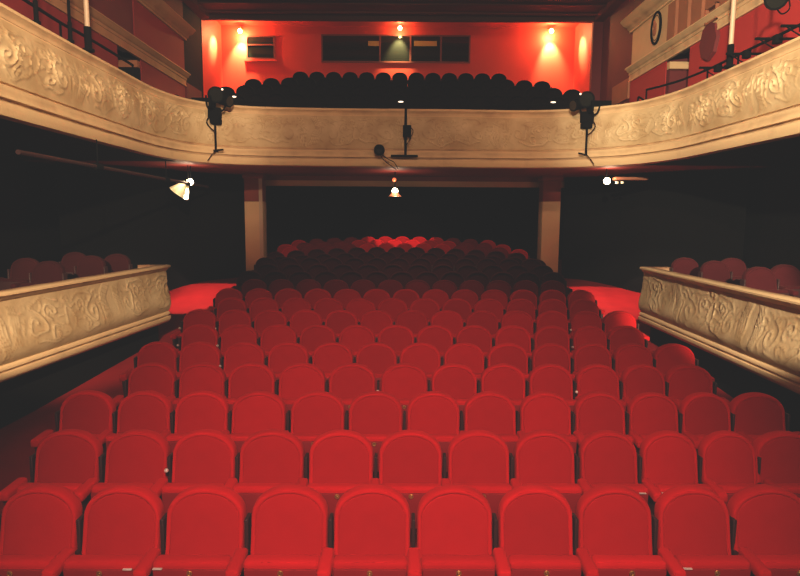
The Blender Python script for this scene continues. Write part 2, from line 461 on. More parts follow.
def sweep(name, mat, path, profile, outward, relief_rows=None, H=1, off=0, closed_ends=True, amp=.028, step=.02, prof_step=.016):
    """sweep profile [(out, z)] (from top to bottom, visible side) along path of (x, y, z); outward(i) is the unit horizontal normal."""
    me = bpy.data.meshes.new(name)
    n = len(path); P = np.array(path)
    d = np.gradient(P[:, :2], axis=0); d /= np.linalg.norm(d, axis=1)[:, None]
    N = np.stack([d[:, 1], -d[:, 0]], 1) * outward
    prof = np.array(profile); m = len(prof)
    X = P[:, 0][:, None] + N[:, 0][:, None] * prof[:, 0][None, :]
    Y = P[:, 1][:, None] + N[:, 1][:, None] * prof[:, 0][None, :]
    Z = P[:, 2][:, None] + prof[:, 1][None, :]
    s = np.concatenate([[0], np.cumsum(np.linalg.norm(np.diff(P[:, :2], axis=0), axis=1))])
    o_ = prof[:, 0]; sm = np.convolve(np.pad(o_, 2, mode='edge'), np.ones(5) / 5, 'valid')
    mrow = np.clip(.52 + 9 * (o_ - sm), -.6, .8) if m < 30 else np.full(m, .52)  # groove shade put into the colour mask
    mask = np.repeat(mrow[None, :], n, 0)
    if relief_rows:
        a, b = relief_rows
        zz = prof[a:b, 1]; V = (zz - zz[-1]); Hh = V[0]
        U = np.repeat(s[:, None], b - a, 1); VV = np.repeat(V[None, :], n, 0)
        hh, mk = relief(U, VV, Hh, off=off, amp=amp)
        X[:, a:b] += N[:, 0][:, None] * hh; Y[:, a:b] += N[:, 1][:, None] * hh; mask[:, a:b] = .30 + .28 * mk - .32 * np.exp(-((mk - .3) / .12) ** 2)
        # shade painted beside the raised work
    verts = np.stack([X, Y, Z], 2).reshape(-1, 3)
    idx = np.arange(n * m).reshape(n, m)
    q = np.stack([idx[:-1, :-1], idx[1:, :-1], idx[1:, 1:], idx[:-1, 1:]], 2).reshape(-1, 4)
    faces = [tuple(int(v) for v in f) for f in q]
    if closed_ends:
        faces.append(tuple(int(v) for v in idx[0])); faces.append(tuple(int(v) for v in idx[-1][::-1]))
    me.from_pydata([tuple(v) for v in verts], [], faces)
    at = me.attributes.new('relief', 'FLOAT', 'POINT'); at.data.foreach_set('value', mask.reshape(-1).astype(np.float32))
    me.materials.append(mat)
    for p in me.polygons: p.use_smooth = True
    bm = bmesh.new(); bm.from_mesh(me); bmesh.ops.recalc_face_normals(bm, faces=bm.faces); bm.to_mesh(me); bm.free()
    me.set_sharp_from_angle(angle=math.radians(50))
    return me
def resample(pts, step):
    P = np.array([tuple(p) for p in pts], float)
    # Catmull-Rom, then even spacing
    out = []
    for i in range(len(P) - 1):
        a, b, c, d = P[max(0, i - 1)], P[i], P[i + 1], P[min(len(P) - 1, i + 2)]
        for t in np.linspace(0, 1, 24, endpoint=False):
            out.append(.5 * (2 * b + (c - a) * t + (2 * a - 5 * b + 4 * c - d) * t * t + (3 * b - a - 3 * c + d) * t ** 3))
    out.append(P[-1]); out = np.array(out)
    for _ in range(60):          # fair the surveyed line
        out[1:-1] = out[1:-1] * .5 + (out[:-2] + out[2:]) * .25
    s = np.concatenate([[0], np.cumsum(np.linalg.norm(np.diff(out, axis=0), axis=1))])
    k = int(s[-1] / step); t = np.linspace(0, s[-1], k)
    return [tuple(np.interp(tt, s, out[:, j]) for j in range(3)) for tt in t]
def prof_fill(pts, step):
    out = [pts[0]]
    for a, b in zip(pts, pts[1:]):
        L = math.hypot(a[0] - b[0], a[1] - b[1]); k = max(1, int(round(L / step)))
        for i in range(1, k + 1): out.append((a[0] + (b[0] - a[0]) * i / k, a[1] + (b[1] - a[1]) * i / k))
    return out

# ------------------------------------------------------------------ balcony fascia
ZT = CZ + 2.36
surv = [(0, 3.5), (28, 19.5), (52, 33), (76, 46.5), (100, 59.5), (124, 72.5), (148, 85.5), (170, 94), (190, 99.5), (217, 103.5), (250, 106.3), (300, 107.8), (350, 108.5), (400, 109),
        (450, 109.4), (500, 110.2), (530, 110.4), (560, 109.6), (590, 107.5), (615, 105), (640, 101.3), (660, 96.5), (680, 90.5), (700, 82.5), (725, 71), (750, 60), (775, 48.5), (800, 37)]
pts = [at_z(px, py, ZT) for px, py in surv]
a, b = pts[0], pts[1]; pts.insert(0, a + (a - b).normalized() * 2.2)
a, b = pts[-1], pts[-2]; pts.append(a + (a - b).normalized() * 3.0)
path = resample(pts, .022)
top_prof = [(-.16, -.10), (-.16, 0), (.03, 0), (.045, -.012), (.045, -.045), (.02, -.06), (.0, -.085), (-.01, -.10), (-.01, -.135), (-.02, -.14), (-.02, -.155)]
n_top = len(top_prof)
panel = [(-.02 + .055 * math.sin(math.pi * t), -.155 - .70 * t) for t in np.linspace(0, 1, 46)][1:]
low = prof_fill([(-.02, -.855), (-.055, -.862), (-.055, -.89), (.02, -.90), (.04, -.915), (.03, -.96), (.045, -1.01), (.055, -1.035), (.055, -1.05), (.0, -1.056), (.0, -1.09), (.05, -1.10), (.055, -1.13), (.045, -1.19),
       (.02, -1.245), (-.05, -1.26), (-.2, -1.26), (-.2, -.10)], .3)[1:]
prof = top_prof + panel + low
F_tree = empty('balcony_parapet', (0, 12, ZT - .6), label='long curved cream balcony front with carved plaster scrollwork above the stalls', cat='balcony')
def child(name, me, parent):
    o = put(name, me, parent); o.matrix_parent_inverse = parent.matrix_world.inverted() if False else Matrix.Translation(-Vector(parent.location)); return o
OUTW = 1  # towards the hall
rail_prof = top_prof + [(-.06, -.155), (-.16, -.10)]
pan_prof = [(-.10, -.150)] + [(-.02, -.1551)] + panel + [(-.10, -.86)]
low_prof = [(-.10, -.850)] + [(-.02, -.8551)] + low[:-1] + [(-.2, -.87)]
child('top_rail', sweep('top_rail', M['plaster_trim'], path, rail_prof, OUTW), F_tree)
child('carved_panel', sweep('carved_panel', M['plaster'], path, pan_prof, OUTW, relief_rows=(1, len(pan_prof) - 1), off=.6), F_tree)
child('base_moulding', sweep('base_moulding', M['plaster_trim'], path, low_prof, OUTW), F_tree)

# slab under the balcony (soffit)
XW = 6.30
LOWW = 7.9
step_pts = path[::12]
inner = [(p[0] , p[1] + .12) for p in step_pts]
d0 = Vector(path[0]) ; d1 = Vector(path[-1])
outline = [(x if abs(x) < 3 else x + math.copysign(.1, x), y) for x, y in inner] + [(LOWW, inner[-1][1]), (LOWW, 22), (-LOWW, 22), (-LOWW, inner[0][1])]
put('ceiling_under_balcony', poly_slab('ceiling_under_balcony', M['soffit'], outline, CZ + 1.12, CZ + 1.20), kind='structure')

for sg, nm in ((1, 'right'), (-1, 'left')):  # near-black slabs carry the shade of the side soffit in their colour
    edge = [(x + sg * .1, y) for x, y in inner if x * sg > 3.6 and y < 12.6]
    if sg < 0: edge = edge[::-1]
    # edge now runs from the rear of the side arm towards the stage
    put('ceiling_shade_slab_' + nm, poly_slab('ceiling_shade_slab_' + nm, M['dark_wall'], edge + [(sg * LOWW, edge[-1][1]), (sg * LOWW, edge[0][1])], CZ + 1.09, CZ + 1.121), kind='structure')

# ------------------------------------------------------------------ lower walls
def wall(name, mat, x0, x1, y0, y1, z0, z1, kind='structure'):
    return put(name, box_me(name, mat, x0, x1, y0, y1, z0, z1), kind=kind)
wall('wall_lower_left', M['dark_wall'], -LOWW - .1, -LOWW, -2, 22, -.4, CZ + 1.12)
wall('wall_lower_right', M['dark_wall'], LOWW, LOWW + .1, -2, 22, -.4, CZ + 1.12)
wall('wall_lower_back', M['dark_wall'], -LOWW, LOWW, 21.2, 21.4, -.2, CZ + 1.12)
# curved dark walls behind the side aisles
def curved_wall(name, pix, zt, tail):
    base = []
    for px, py in pix:
        z = .5
        for _ in range(12):
            p = at_z(px, py, z); z = .5 * z + .5 * floor_z(p.y)
        base.append(p)
    base = [base[0] + tail[0]] + base + [base[-1] + tail[1]]
    P = resample(base, .2)
    bm = bmesh.new(); lo = [bm.verts.new((p[0], p[1], floor_z(p[1]) - .1)) for p in P]; hi = [bm.verts.new((p[0], p[1], zt)) for p in P]
    lo2 = [bm.verts.new((p[0], p[1] + .12, floor_z(p[1]) - .1)) for p in P]; hi2 = [bm.verts.new((p[0], p[1] + .12, zt)) for p in P]
    for i in range(len(P) - 1):
        bm.faces.new((lo[i], lo[i + 1], hi[i + 1], hi[i])); bm.faces.new((lo2[i], hi2[i], hi2[i + 1], lo2[i + 1])); bm.faces.new((hi[i], hi[i + 1], hi2[i + 1], hi2[i]))
    bmesh.ops.recalc_face_normals(bm, faces=bm.faces)
    o = put(name, mesh_of(name, bm, M['dark_wall'], smooth=True), kind='structure')
    print(name, [tuple(round(c, 2) for c in p) for p in base])
    return base
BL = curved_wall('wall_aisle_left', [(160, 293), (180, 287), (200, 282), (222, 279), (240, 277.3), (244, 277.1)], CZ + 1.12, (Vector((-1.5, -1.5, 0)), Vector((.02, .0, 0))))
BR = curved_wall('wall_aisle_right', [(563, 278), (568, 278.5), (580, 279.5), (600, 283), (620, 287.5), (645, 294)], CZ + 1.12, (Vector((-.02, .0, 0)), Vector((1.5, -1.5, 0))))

# ------------------------------------------------------------------ side boxes: carved parapets
def side_box(side, topc, endc, lab):
    zt = CZ - .87; H = 1.02
    a = at_z(*topc, zt); e = at_z(*endc, zt)
    dirv = (e - a).normalized()
    s0 = a - dirv * 3.5
    out_x = -1 if side == 'l' else 1
    pth = [s0 + (e - s0) * t for t in np.linspace(0, 1, int((e - s0).length / .02))]
    # round the corner and run back towards the wall
    R0 = .07; c = e + Vector((out_x * R0, 0, 0))
    arc = [c + Vector((-out_x * R0 * math.cos(t), R0 * math.sin(t), 0)) for t in np.linspace(.1, math.pi / 2, 8)]
    tail = [arc[-1] + Vector((out_x * .05 * k, 0, 0)) for k in range(1, 9)]
    P = [tuple(p) for p in pth + arc + tail]
    ow = 1 if side == 'l' else -1
    rail = [(-.14, -.06), (-.14, 0), (.055, 0), (.07, -.012), (.07, -.035), (.045, -.05), (.03, -.075), (.0, -.10), (-.06, -.10)]
    mid = [(-.005 + .012 * t + .095 * (t ** 2.2) * math.sin(math.pi * min(1, t * 1.0) ** 1.6) * 1.1, -.10 - .72 * t) for t in np.linspace(0, 1, 46)]
    pan = [(-.10, -.095)] + mid + [(-.10, -.825)]
    base = [(-.10, -.81), (0, -.8201), (.02, -.83), (.035, -.85), (.035, -.875), (.01, -.885), (.01, -.90), (.045, -.91), (.05, -.95), (.02, -1.0), (-.02, -H), (-.14, -H)]
    t = empty('box_parapet', e - dirv * 2 + Vector((0, 0, -.5)), label=lab, cat='parapet', group='carved parapets of the two side boxes')
    child('top_ledge', sweep('top_ledge', M['plaster_trim'], P, rail, ow), t)
    child('carved_panel', sweep('carved_panel', M['plaster'], P, pan, ow, relief_rows=(1, len(pan) - 1), off=.3 if side == 'l' else 1.1, amp=.013), t)
    child('base_moulding', sweep('base_moulding', M['plaster_trim'], P, base, ow), t)
    return s0, e, dirv, out_x, zt
LB = side_box('l', (0, 292.5), (166, 265), 'carved cream box parapet on the small window side of the stalls')
RB = side_box('r', (800, 300.5), (644, 267), 'carved cream box parapet on the medallion side of the stalls')
for nm, (s0, e, dv, ox, zt) in (('left', LB), ('right', RB)):
    # raised box floor and the dark wall under the parapet
    A = s0 + Vector((ox * .16, 0, 0)); B = e + Vector((ox * .16, -.05, 0))
    pts4 = [(A.x, A.y), (B.x, B.y), (ox * (LOWW), B.y), (ox * LOWW, A.y)]
    put('floor_box_' + nm, poly_slab('floor_box_' + nm, M['dark_wall'], pts4, -.4, zt - .74), kind='structure')

# chairs in the side boxes
rights = [(690, 254.5, 5.15), (721, 256.5, 5.3), (738, 257.5, 6.0), (767, 261, 5.3), (792, 266, 6.0)]
lefts = [(112, 251, -5.1), (86, 255, -5.3), (70, 258, -6.1), (42, 263, -5.3), (20, 267, -6.0)]
zbox = CZ - 1.61
for k, (px, py, x) in enumerate(rights):
    p = at_x(px, py, x); z = zbox
    seat('box_chair', SD, (p.x, p.y, z), .12, f'dim red seat behind the medallion side parapet, {ORD[k + 1]} from its far end', 'seat', 'seats in the side boxes', detail=1, both=True)
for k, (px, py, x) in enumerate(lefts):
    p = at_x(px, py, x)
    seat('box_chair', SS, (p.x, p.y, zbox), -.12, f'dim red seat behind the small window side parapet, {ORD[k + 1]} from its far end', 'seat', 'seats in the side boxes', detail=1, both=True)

# ------------------------------------------------------------------ pillars and beam
def pillar(px, D, lab):
    p = at_depth(px, 250, D); z0 = floor_z(p.y); zt = CZ + 1.12; w = .242
    t = empty('square_pillar', (p.x, p.y, z0 - .02), label=lab, cat='pillar', group='pillars holding the balcony')
    zr = at_depth(px, 201, D).z - z0
    put('shaft', box_me('shaft', M['cream'], -w, w, -w, w, 0, zr, bev=.012, seg=2), t)
    put('shaded_top', box_me('shaded_top', M['pillar_shade'], -w, w, -w, w, zr, zt - z0 - .1, bev=.012, seg=2), t)  # balcony shadow with red bounce, painted as the pillar top
    put('capital', box_me('capital', M['soffit'], -w - .04, w + .04, -w - .04, w + .04, zt - z0 - .10, zt - z0 + .02, bev=.01, seg=2), t)
    if px < 400:
        put('edge_strip', box_me('edge_strip', M['pole'], w - .09, w + .004, -w - .006, -w + .01, 0, zt - z0 - .1), t)
    return p
PA = pillar(256.5, 16.6, 'cream square pillar with upper shade painted red on the small window side')
PB = pillar(547.8, 16.6, 'cream square pillar with upper shade painted red on the medallion side')
yb = PA.y + .42
zt_, zb_ = CZ + 1.13, at_y(400, 186.5, yb).z
wall('trim_1', M['cream'], -4.0, 6.9, yb, yb + .2, zb_, zb_ + .15)
wall('trim_2', M['soffit'], -4.0, 6.9, yb + .03, yb + .2, zb_ + .15, zt_)

# ------------------------------------------------------------------ upper hall: side walls, ceiling, rear gallery
ZC = CZ + 6.27
YO = at_depth(400, 100, 18.9).y + .2     # plane of the gallery opening
LUM = .35
def side_wall(s, nm):
    X = s * XW
    def bx(name, mat, d, y0, y1, z0, z1):   # d = how far it stands out of the wall
        x0, x1 = sorted((X - s * d, X + s * .1))
        return wall(name, mat, x0, x1, y0, y1, z0, z1)
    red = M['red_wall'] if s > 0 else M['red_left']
    sp = (lambda a: 407 + a) if s > 0 else (lambda a: 400 - a)
    y_corner = at_x(sp(225 if s > 0 else 216), 50, X).y; dy0, dy1 = at_x(sp(282), 65, X).y, at_x(sp(259), 65, X).y; ya = at_x(sp(266), 20, X).y
    bx('wall_upper_%s_front' % nm, red, 0, -2, dy0, CZ + 1.2, CZ + 3.82)
    bx('wall_upper_%s_pier' % nm, red, 0, dy1, y_corner, CZ + 1.2, CZ + 3.82)
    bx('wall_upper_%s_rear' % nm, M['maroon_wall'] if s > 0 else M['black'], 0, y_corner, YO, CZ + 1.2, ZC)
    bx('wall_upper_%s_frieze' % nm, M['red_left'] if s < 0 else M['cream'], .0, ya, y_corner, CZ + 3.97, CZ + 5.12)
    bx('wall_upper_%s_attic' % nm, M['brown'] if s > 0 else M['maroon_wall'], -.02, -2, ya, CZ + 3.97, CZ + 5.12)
    bx('wall_upper_%s_top' % nm, M['ceiling'], 0, -2, y_corner, CZ + 5.12, ZC)
    # doorway
    t = empty('door_frame', (X, (dy0 + dy1) / 2, CZ + 1.2), kind='structure'); t.name = 'door_1' if s < 0 else 'door_2'
    def cb(name, mat, x0, x1, y0, y1, z0, z1):
        a0, a1 = sorted((x0, x1)); child(name, box_me(name, mat, a0, a1, y0, y1, z0, z1), t)
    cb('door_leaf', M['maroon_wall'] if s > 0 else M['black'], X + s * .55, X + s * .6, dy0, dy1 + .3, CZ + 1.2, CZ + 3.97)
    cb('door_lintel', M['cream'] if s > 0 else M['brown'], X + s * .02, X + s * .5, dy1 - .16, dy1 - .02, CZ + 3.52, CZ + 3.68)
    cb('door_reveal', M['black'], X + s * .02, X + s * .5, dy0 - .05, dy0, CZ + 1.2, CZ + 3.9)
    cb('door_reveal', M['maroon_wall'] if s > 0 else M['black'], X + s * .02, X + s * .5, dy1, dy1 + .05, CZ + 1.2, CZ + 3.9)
    # cornices as swept mouldings
    def cornice(name, mat, z, prof, y0, y1, lab=None):
        P = [(X, y, z) for y in np.linspace(y0, y1, 60)]
        me = sweep(name, mat, P, prof, 1 if s < 0 else -1)
        o = put(name, me, kind='structure'); return o
    pl = [(-.02, .12), (.16, .12), (.17, .09), (.12, .06), (.10, .02), (.05, 0), (.05, -.06), (.03, -.07), (.03, -.20), (.045, -.21), (.045, -.24), (-.02, -.24)]
    pu = [(-.02, .24), (.30, .24), (.32, .20), (.26, .14), (.22, .10), (.12, .06), (.10, .0), (.05, -.02), (.05, -.07), (-.02, -.07)]
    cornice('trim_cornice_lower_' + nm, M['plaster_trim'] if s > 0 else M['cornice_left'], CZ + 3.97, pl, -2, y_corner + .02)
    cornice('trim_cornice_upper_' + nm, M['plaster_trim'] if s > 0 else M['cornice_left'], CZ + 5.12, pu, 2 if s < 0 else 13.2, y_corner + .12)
    # ledge in the dark rear corner
    bx('trim_ledge_' + nm, M['brown'] if s > 0 else M['maroon_wall'], .05, y_corner + .02, y_corner + 1.3, CZ + 3.30, CZ + 3.85)
side_wall(-1, 'left'); side_wall(1, 'right')
for k in range(3):      # fluted brown panels beyond the medallion
    y0 = at_x(670, 15, XW).y - k * .62
    wall('trim_pilaster_%d' % (k + 1), M['brown'], XW - .05, XW + .02, y0 - .4, y0, CZ + 4.03, CZ + 4.98)

# medallion
mp_ = at_x(656, 28, XW - .03)
t = empty('wall_medallion', (XW - .0, mp_.y, mp_.z), label='oval dark-rimmed plaster medallion on the cream frieze', cat='medallion')
bm = bmesh.new(); n, m = 40, 8
for (ra, rb, rr) in ((.27, .37, .03), (.20, .29, .014)):
    g = []
    for i in range(n):
        A = 2 * math.pi * i / n
        g.append([bm.verts.new((-.03 - rr * math.sin(2 * math.pi * j / m), (ra + rr * math.cos(2 * math.pi * j / m)) * math.cos(A), (rb + rr * math.cos(2 * math.pi * j / m)) * math.sin(A))) for j in range(m)])
    for i in range(n):
        for j in range(m): bm.faces.new((g[i][j], g[i][(j + 1) % m], g[(i + 1) % n][(j + 1) % m], g[(i + 1) % n][j]))
bmesh.ops.recalc_face_normals(bm, faces=bm.faces)
put('rim', mesh_of('rim', bm, M['steel'], smooth=True), t)
bm = bmesh.new(); ball(bm, (-.01, 0, 0), 1, u=24, v=16, sc=(.05, .25, .35)); put('field', mesh_of('field', bm, M['cream'], smooth=True), t)
bm = bmesh.new(); ball(bm, (-.07, 0, .08), 1, sc=(.03, .06, .08)); ball(bm, (-.06, 0, -.09), 1, sc=(.03, .11, .10)); ball(bm, (-.06, .05, .16), 1, sc=(.02, .05, .05)); ball(bm, (-.06, -.07, -.02), 1, sc=(.02, .04, .12))
put('carved_relief', mesh_of('carved_relief', bm, M['brown'], smooth=True), t)

# small square frame on the lower cornice
q = at_x(712, 14, XW - .06)
bm = bmesh.new()
for (y0, y1, z0, z1) in ((-.22, .22, .13, .17), (-.22, .22, -.17, -.13), (-.22, -.18, -.17, .17), (.18, .22, -.17, .17)): rbox(bm, -.04, .03, y0, y1, z0, z1, bev=.006, seg=1)
put('cornice_bracket', mesh_of('cornice_bracket', bm, M['brown']), loc=q, label='small square brown frame fixed over the cornice above the red wall', cat='bracket')

# shadow of a lamp on the red wall, built as a maroon disc
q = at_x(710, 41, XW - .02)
t = empty('lamp_shadow_disc', q, label='dark maroon eight-sided lamp shadow laid as a disc on the red wall', cat='panel')
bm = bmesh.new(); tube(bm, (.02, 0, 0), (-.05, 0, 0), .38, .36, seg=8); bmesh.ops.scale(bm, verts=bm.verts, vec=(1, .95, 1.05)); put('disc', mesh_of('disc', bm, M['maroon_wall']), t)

# thin poles on the balcony rail
def rail_pole(px, py, mat, r, lab, top=7.5, base=.32):
    p = at_z(px, py, ZT + .02)
    t = empty('balcony_pole', (p.x, p.y, ZT), label=lab, cat='pole')
    put('shaft', tube_me('shaft', mat, [((0, 0, base), (0, 0, ZC - ZT - .02), r)]), t)
    put('foot_clamp', tube_me('foot_clamp', M['steel'], [((0, 0, .0), (0, 0, base + .02), r * 1.4), ((0, 0, 0), (0, 0, .03), r * 2.4)]), t)
    return p
rail_pole(729.5, 66, M['pole'], .035, 'slender cream pole rising from the balcony rail by the eight-sided shadow disc')
rail_pole(88.5, 50, M['pole'], .035, 'slender cream pole rising from the balcony rail opposite the medallion')
rail_pole(70.5, 41, M['steel'], .02, 'thin dark pole on the balcony rail beside the slender cream pole', base=.25)
rail_pole(36.5, 22, M['steel'], .02, 'thin dark pole on the balcony rail nearest the stage', base=.25)

# dark safety rails that follow the balcony edge
def edge_rail(pix, h, lab, inset=.12, posts=3):
    P = []
    for px, py in pix:
        p = at_z(px, py, ZT); P.append(Vector((p.x + math.copysign(inset, p.x), p.y, ZT + h)))
    c = sum(P, Vector()) / len(P)
    t = empty('safety_rail', (c.x, c.y, ZT), label=lab, cat='rail')
    o = child('rail_pipe', bent_tube('rail_pipe', M['steel'], P, .022), t)
    for k in range(posts):
        q = P[int(round(k * (len(P) - 1) / (posts - 1)))]
        child('rail_post', tube_me('rail_post', M['steel'], [((q.x, q.y, ZT - .05), (q.x, q.y, ZT + h), .016)]), t)
edge_rail([(0, 3.5), (36, 23), (70, 43), (88, 52), (112, 65), (140, 81)], .27, 'dark pipe rail along the balcony edge opposite the medallion')
edge_rail([(640, 101), (670, 93.5), (700, 82.5), (730, 69), (760, 55.5), (800, 37)], .22, 'dark pipe rail along the balcony edge below the red wall', posts=4)
edge_rail([(230, 105), (300, 107.8), (400, 109), (500, 110.2), (575, 108.7)], .10, 'dark pipe rail along the middle of the balcony edge', posts=5)
for k, (px, py, L, w) in enumerate([(710, 78, .75, 'beyond the cream pole'), (738, 65, .7, 'just before the cream pole'), (768, 51, .8, 'midway between pole and stage'), (795, 39, .8, 'nearest the stage')]):
    p = at_z(px, py, ZT)
    t = empty('lighting_bar', (p.x + .12, p.y, ZT + .17), label=f'short dark bar across the medallion side balcony rail, {w}', cat='bar', group='dark bars on the balcony rail')
    put('bar', tube_me('bar', M['steel'], [((-.30, .02, .0), (.36, .08, .02), .02)]), t)
    put('clamp', box_me('clamp', M['steel'], -.05, .05, -.05, .05, -.07, .05, bev=.01, seg=2), t)
    put('cable', bent_tube('cable', M['steel'], [(-.25, .02, 0), (-.1, -.03, -.12), (.05, 0, -.16), (.2, .04, -.05)], .01), t)
# triangular hoop rail by the doorway
for s, lab in ((1, 'bent dark handrail on the balcony in front of the medallion side doorway'), (-1, 'bent dark handrail on the balcony opposite the medallion')):
    a = at_y(638, 97, 14.6) if s > 0 else at_y(150, 84, 14.0)
    t = empty('balcony_handrail', (a.x, a.y, ZT - .35), label=lab, cat='handrail')
    pts_ = [(0, 0, 0), (0, 0, .75), (.06, 0, .82), (.28, -.05, .62), (.46, -.1, .42), (.48, -.1, 0)] if s > 0 else [(-.05, 0, .1), (.3, 0, .42), (.62, 0, .68), (.64, 0, .0)]
    put('hoop', bent_tube('hoop', M['steel'], pts_, .022), t)

# ceiling with ribs
def ceil_part(name, mat, x0, x1, y0, y1, z0, z1): return wall(name, mat, x0, x1, y0, y1, z0, z1)
ceil_part('ceiling', M['ceiling'], -XW - .1, XW + .1, -2, YO + .1, ZC, ZC + .15)
for k, yy in enumerate([YO - .35, YO - 1.15, YO - 1.6, YO - 3.2, YO - 5.5]):
    ceil_part('trim_ceiling_%d' % (k + 1), M['ceiling_rib'] if k % 2 else M['ceiling'], -XW, XW, yy, yy + .14, ZC - .05, ZC)
ceil_part('trim_ceiling_left', M['ceiling'], -XW, -XW + .28, -2, YO, ZC - .16, ZC)
ceil_part('trim_ceiling_right', M['ceiling'], XW - .28, XW, -2, YO, ZC - .16, ZC)
# gallery behind the opening
pl_ = at_y(202.5, 60, YO).x; pr_ = at_y(591.5, 60, YO).x
zl = at_y(397, 20.8, YO).z
YB = YO + 2.05
xbl = at_y(222, 60, YB).x; xbr = at_y(574, 60, YB).x
ZF2 = CZ + 2.2
ZN = at_y(400, 26.5, YB).z
def quad(name, mat, a, b, c, d, th):
    bm = bmesh.new(); v = [bm.verts.new(p) for p in (a, b, c, d)]; bm.faces.new(v)
    n = (Vector(b) - Vector(a)).cross(Vector(d) - Vector(a)).normalized() * th
    ex = bmesh.ops.extrude_face_region(bm, geom=list(bm.faces)); bmesh.ops.translate(bm, verts=[q for q in ex['geom'] if isinstance(q, bmesh.types.BMVert)], vec=n)
    bmesh.ops.recalc_face_normals(bm, faces=bm.faces)
    return put(name, mesh_of(name, bm, mat), kind='structure')
quad('wall_gallery_back', M['niche'], (xbl - .3, YB, ZF2), (xbr + .3, YB, ZF2), (xbr + .3, YB, ZN + .3), (xbl - .3, YB, ZN + .3), -.1)
quad('wall_gallery_left', M['niche'], (pl_, YO, ZF2), (xbl, YB, ZF2), (xbl, YB, ZN + .3), (pl_, YO, ZN + .3), -.1)
quad('wall_gallery_right', M['niche'], (pr_, YO, ZF2), (xbr, YB, ZF2), (xbr, YB, ZN + .3), (pr_, YO, ZN + .3), .1)
wall('ceiling_gallery', M['niche'], -7, 7, YO + .1, YB + .1, ZN, ZN + .1)
wall('wall_opening_lintel', M['ceiling_rib'], -XW - .2, XW + .2, YO - .06, YO + .1, zl, ZC + .6)
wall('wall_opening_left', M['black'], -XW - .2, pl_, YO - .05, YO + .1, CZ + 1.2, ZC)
wall('wall_opening_right', M['maroon_wall'], pr_, XW + .2, YO - .05, YO + .1, CZ + 1.2, ZC)
# booth windows in the gallery wall
def booth(name, px0, px1, py0, py1, mull, shelf=False):
    a = at_y(px0, py1, YB); b = at_y(px1, py0, YB)
    t = empty(name, ((a.x + b.x) / 2, YB, a.z), kind='structure')
    w = (b.x - a.x) / 2; h = b.z - a.z; f = .05
    put('glass', box_me('glass', M['glass'], -w + f, w - f, -.012, -.004, f, h - f), t)
    bm = bmesh.new()
    for q in ((-w, w, 0, f), (-w, w, h - f, h), (-w, -w + f, f, h - f), (w - f, w, f, h - f)): rbox(bm, q[0], q[1], -.05, -.001, q[2], q[3])
    put('window_frame', mesh_of('window_frame', bm, M['wframe']), t)
    for mx in mull:
        x = at_y(mx, 45, YB).x - t.location.x
        put('mullion', box_me('mullion', M['wframe'], x - .03, x + .03, -.045, -.013, f, h - f), t)
    if shelf:
        put('window_bar', box_me('window_bar', M['wframe'], -w + f, w - f, -.05, -.013, h * .58, h * .58 + .05), t)
        put('window_sill', box_me('window_sill', M['niche'], -w - .06, w + .06, -.10, -.001, -.08, -.01), t)
    return t
booth('window_1', 246.5, 275, 36, 59.5, [], shelf=True)
booth('window_2', 321.5, 470.5, 35.5, 62.5, [380, 410.5, 441])
# reflections in the booth glass, laid on as brass strips
for (x0, x1, tt) in ((368, 379, 'in the booth window left part'), (414, 437, 'x')):
    a = at_y(x0, 46, YB - .02); b = at_y(x1, 41, YB - .02)
    w_ = put('window_reflection', box_me('window_reflection', M['brass'], a.x, b.x, YB - .022, YB - .014, a.z, b.z), kind='structure')

# wall lamps of the gallery
def add_point(name, loc, power, col, r=.06):
    l = bpy.data.lights.new(name, 'POINT'); l.energy = power; l.color = col; l.shadow_soft_size = r
    o = bpy.data.objects.new(name, l); COL.objects.link(o); o.location = loc; return o
def add_spot(name, loc, target, power, col, size, blend=.5, r=.15):
    l = bpy.data.lights.new(name, 'SPOT'); l.energy = power; l.color = col; l.spot_size = math.radians(size); l.spot_blend = blend; l.shadow_soft_size = r
    o = bpy.data.objects.new(name, l); COL.objects.link(o); o.location = loc
    o.rotation_euler = (Vector(target) - Vector(loc)).to_track_quat('-Z', 'Y').to_euler(); return o
for (px, py, pw, r, lab) in ((240, 31, 130, .075, 'glowing wall lamp beside the small booth window'), (400, 28, 26, .07, 'glowing wall lamp above the long booth window'),
                             (551.5, 31, 130, .075, 'glowing wall lamp between the long booth window and the medallion')):
    p = at_y(px, py, YB - .25)
    t = empty('wall_lamp', (p.x, YB, p.z), label=lab, cat='lamp', group='wall lamps of the upper gallery')
    put('back_plate', tube_me('back_plate', M['brass'], [((0, -.001, .1), (0, -.03, .1), .06)]), t)
    put('lamp_arm', bent_tube('lamp_arm', M['brass'], [(0, -.02, .1), (0, -.15, .15), (0, -.23, .14), (0, -.25, .08)], .012), t)
    put('bulb', ball_me('bulb', M['bulb'], (0, -.25, 0), r), t)
    add_point('gallery_light', (p.x, YB - .28, p.z - .13), pw, (1, .62, .22), .05)
    if pw > 20:
        sx = -1 if p.x < 0 else 1
        add_spot('gallery_wash', (p.x, YB - .30, p.z - .14), (p.x + sx * .05, YB, p.z - .75), 800, (1, .85, .35), 70, .8, .05)
        add_spot('gallery_wash', (p.x + sx * .05, YB - .4, p.z - .14), (p.x + sx * 1.0, YB - 1.0, p.z - .9), 900, (1, .80, .30), 46, .9, .05)

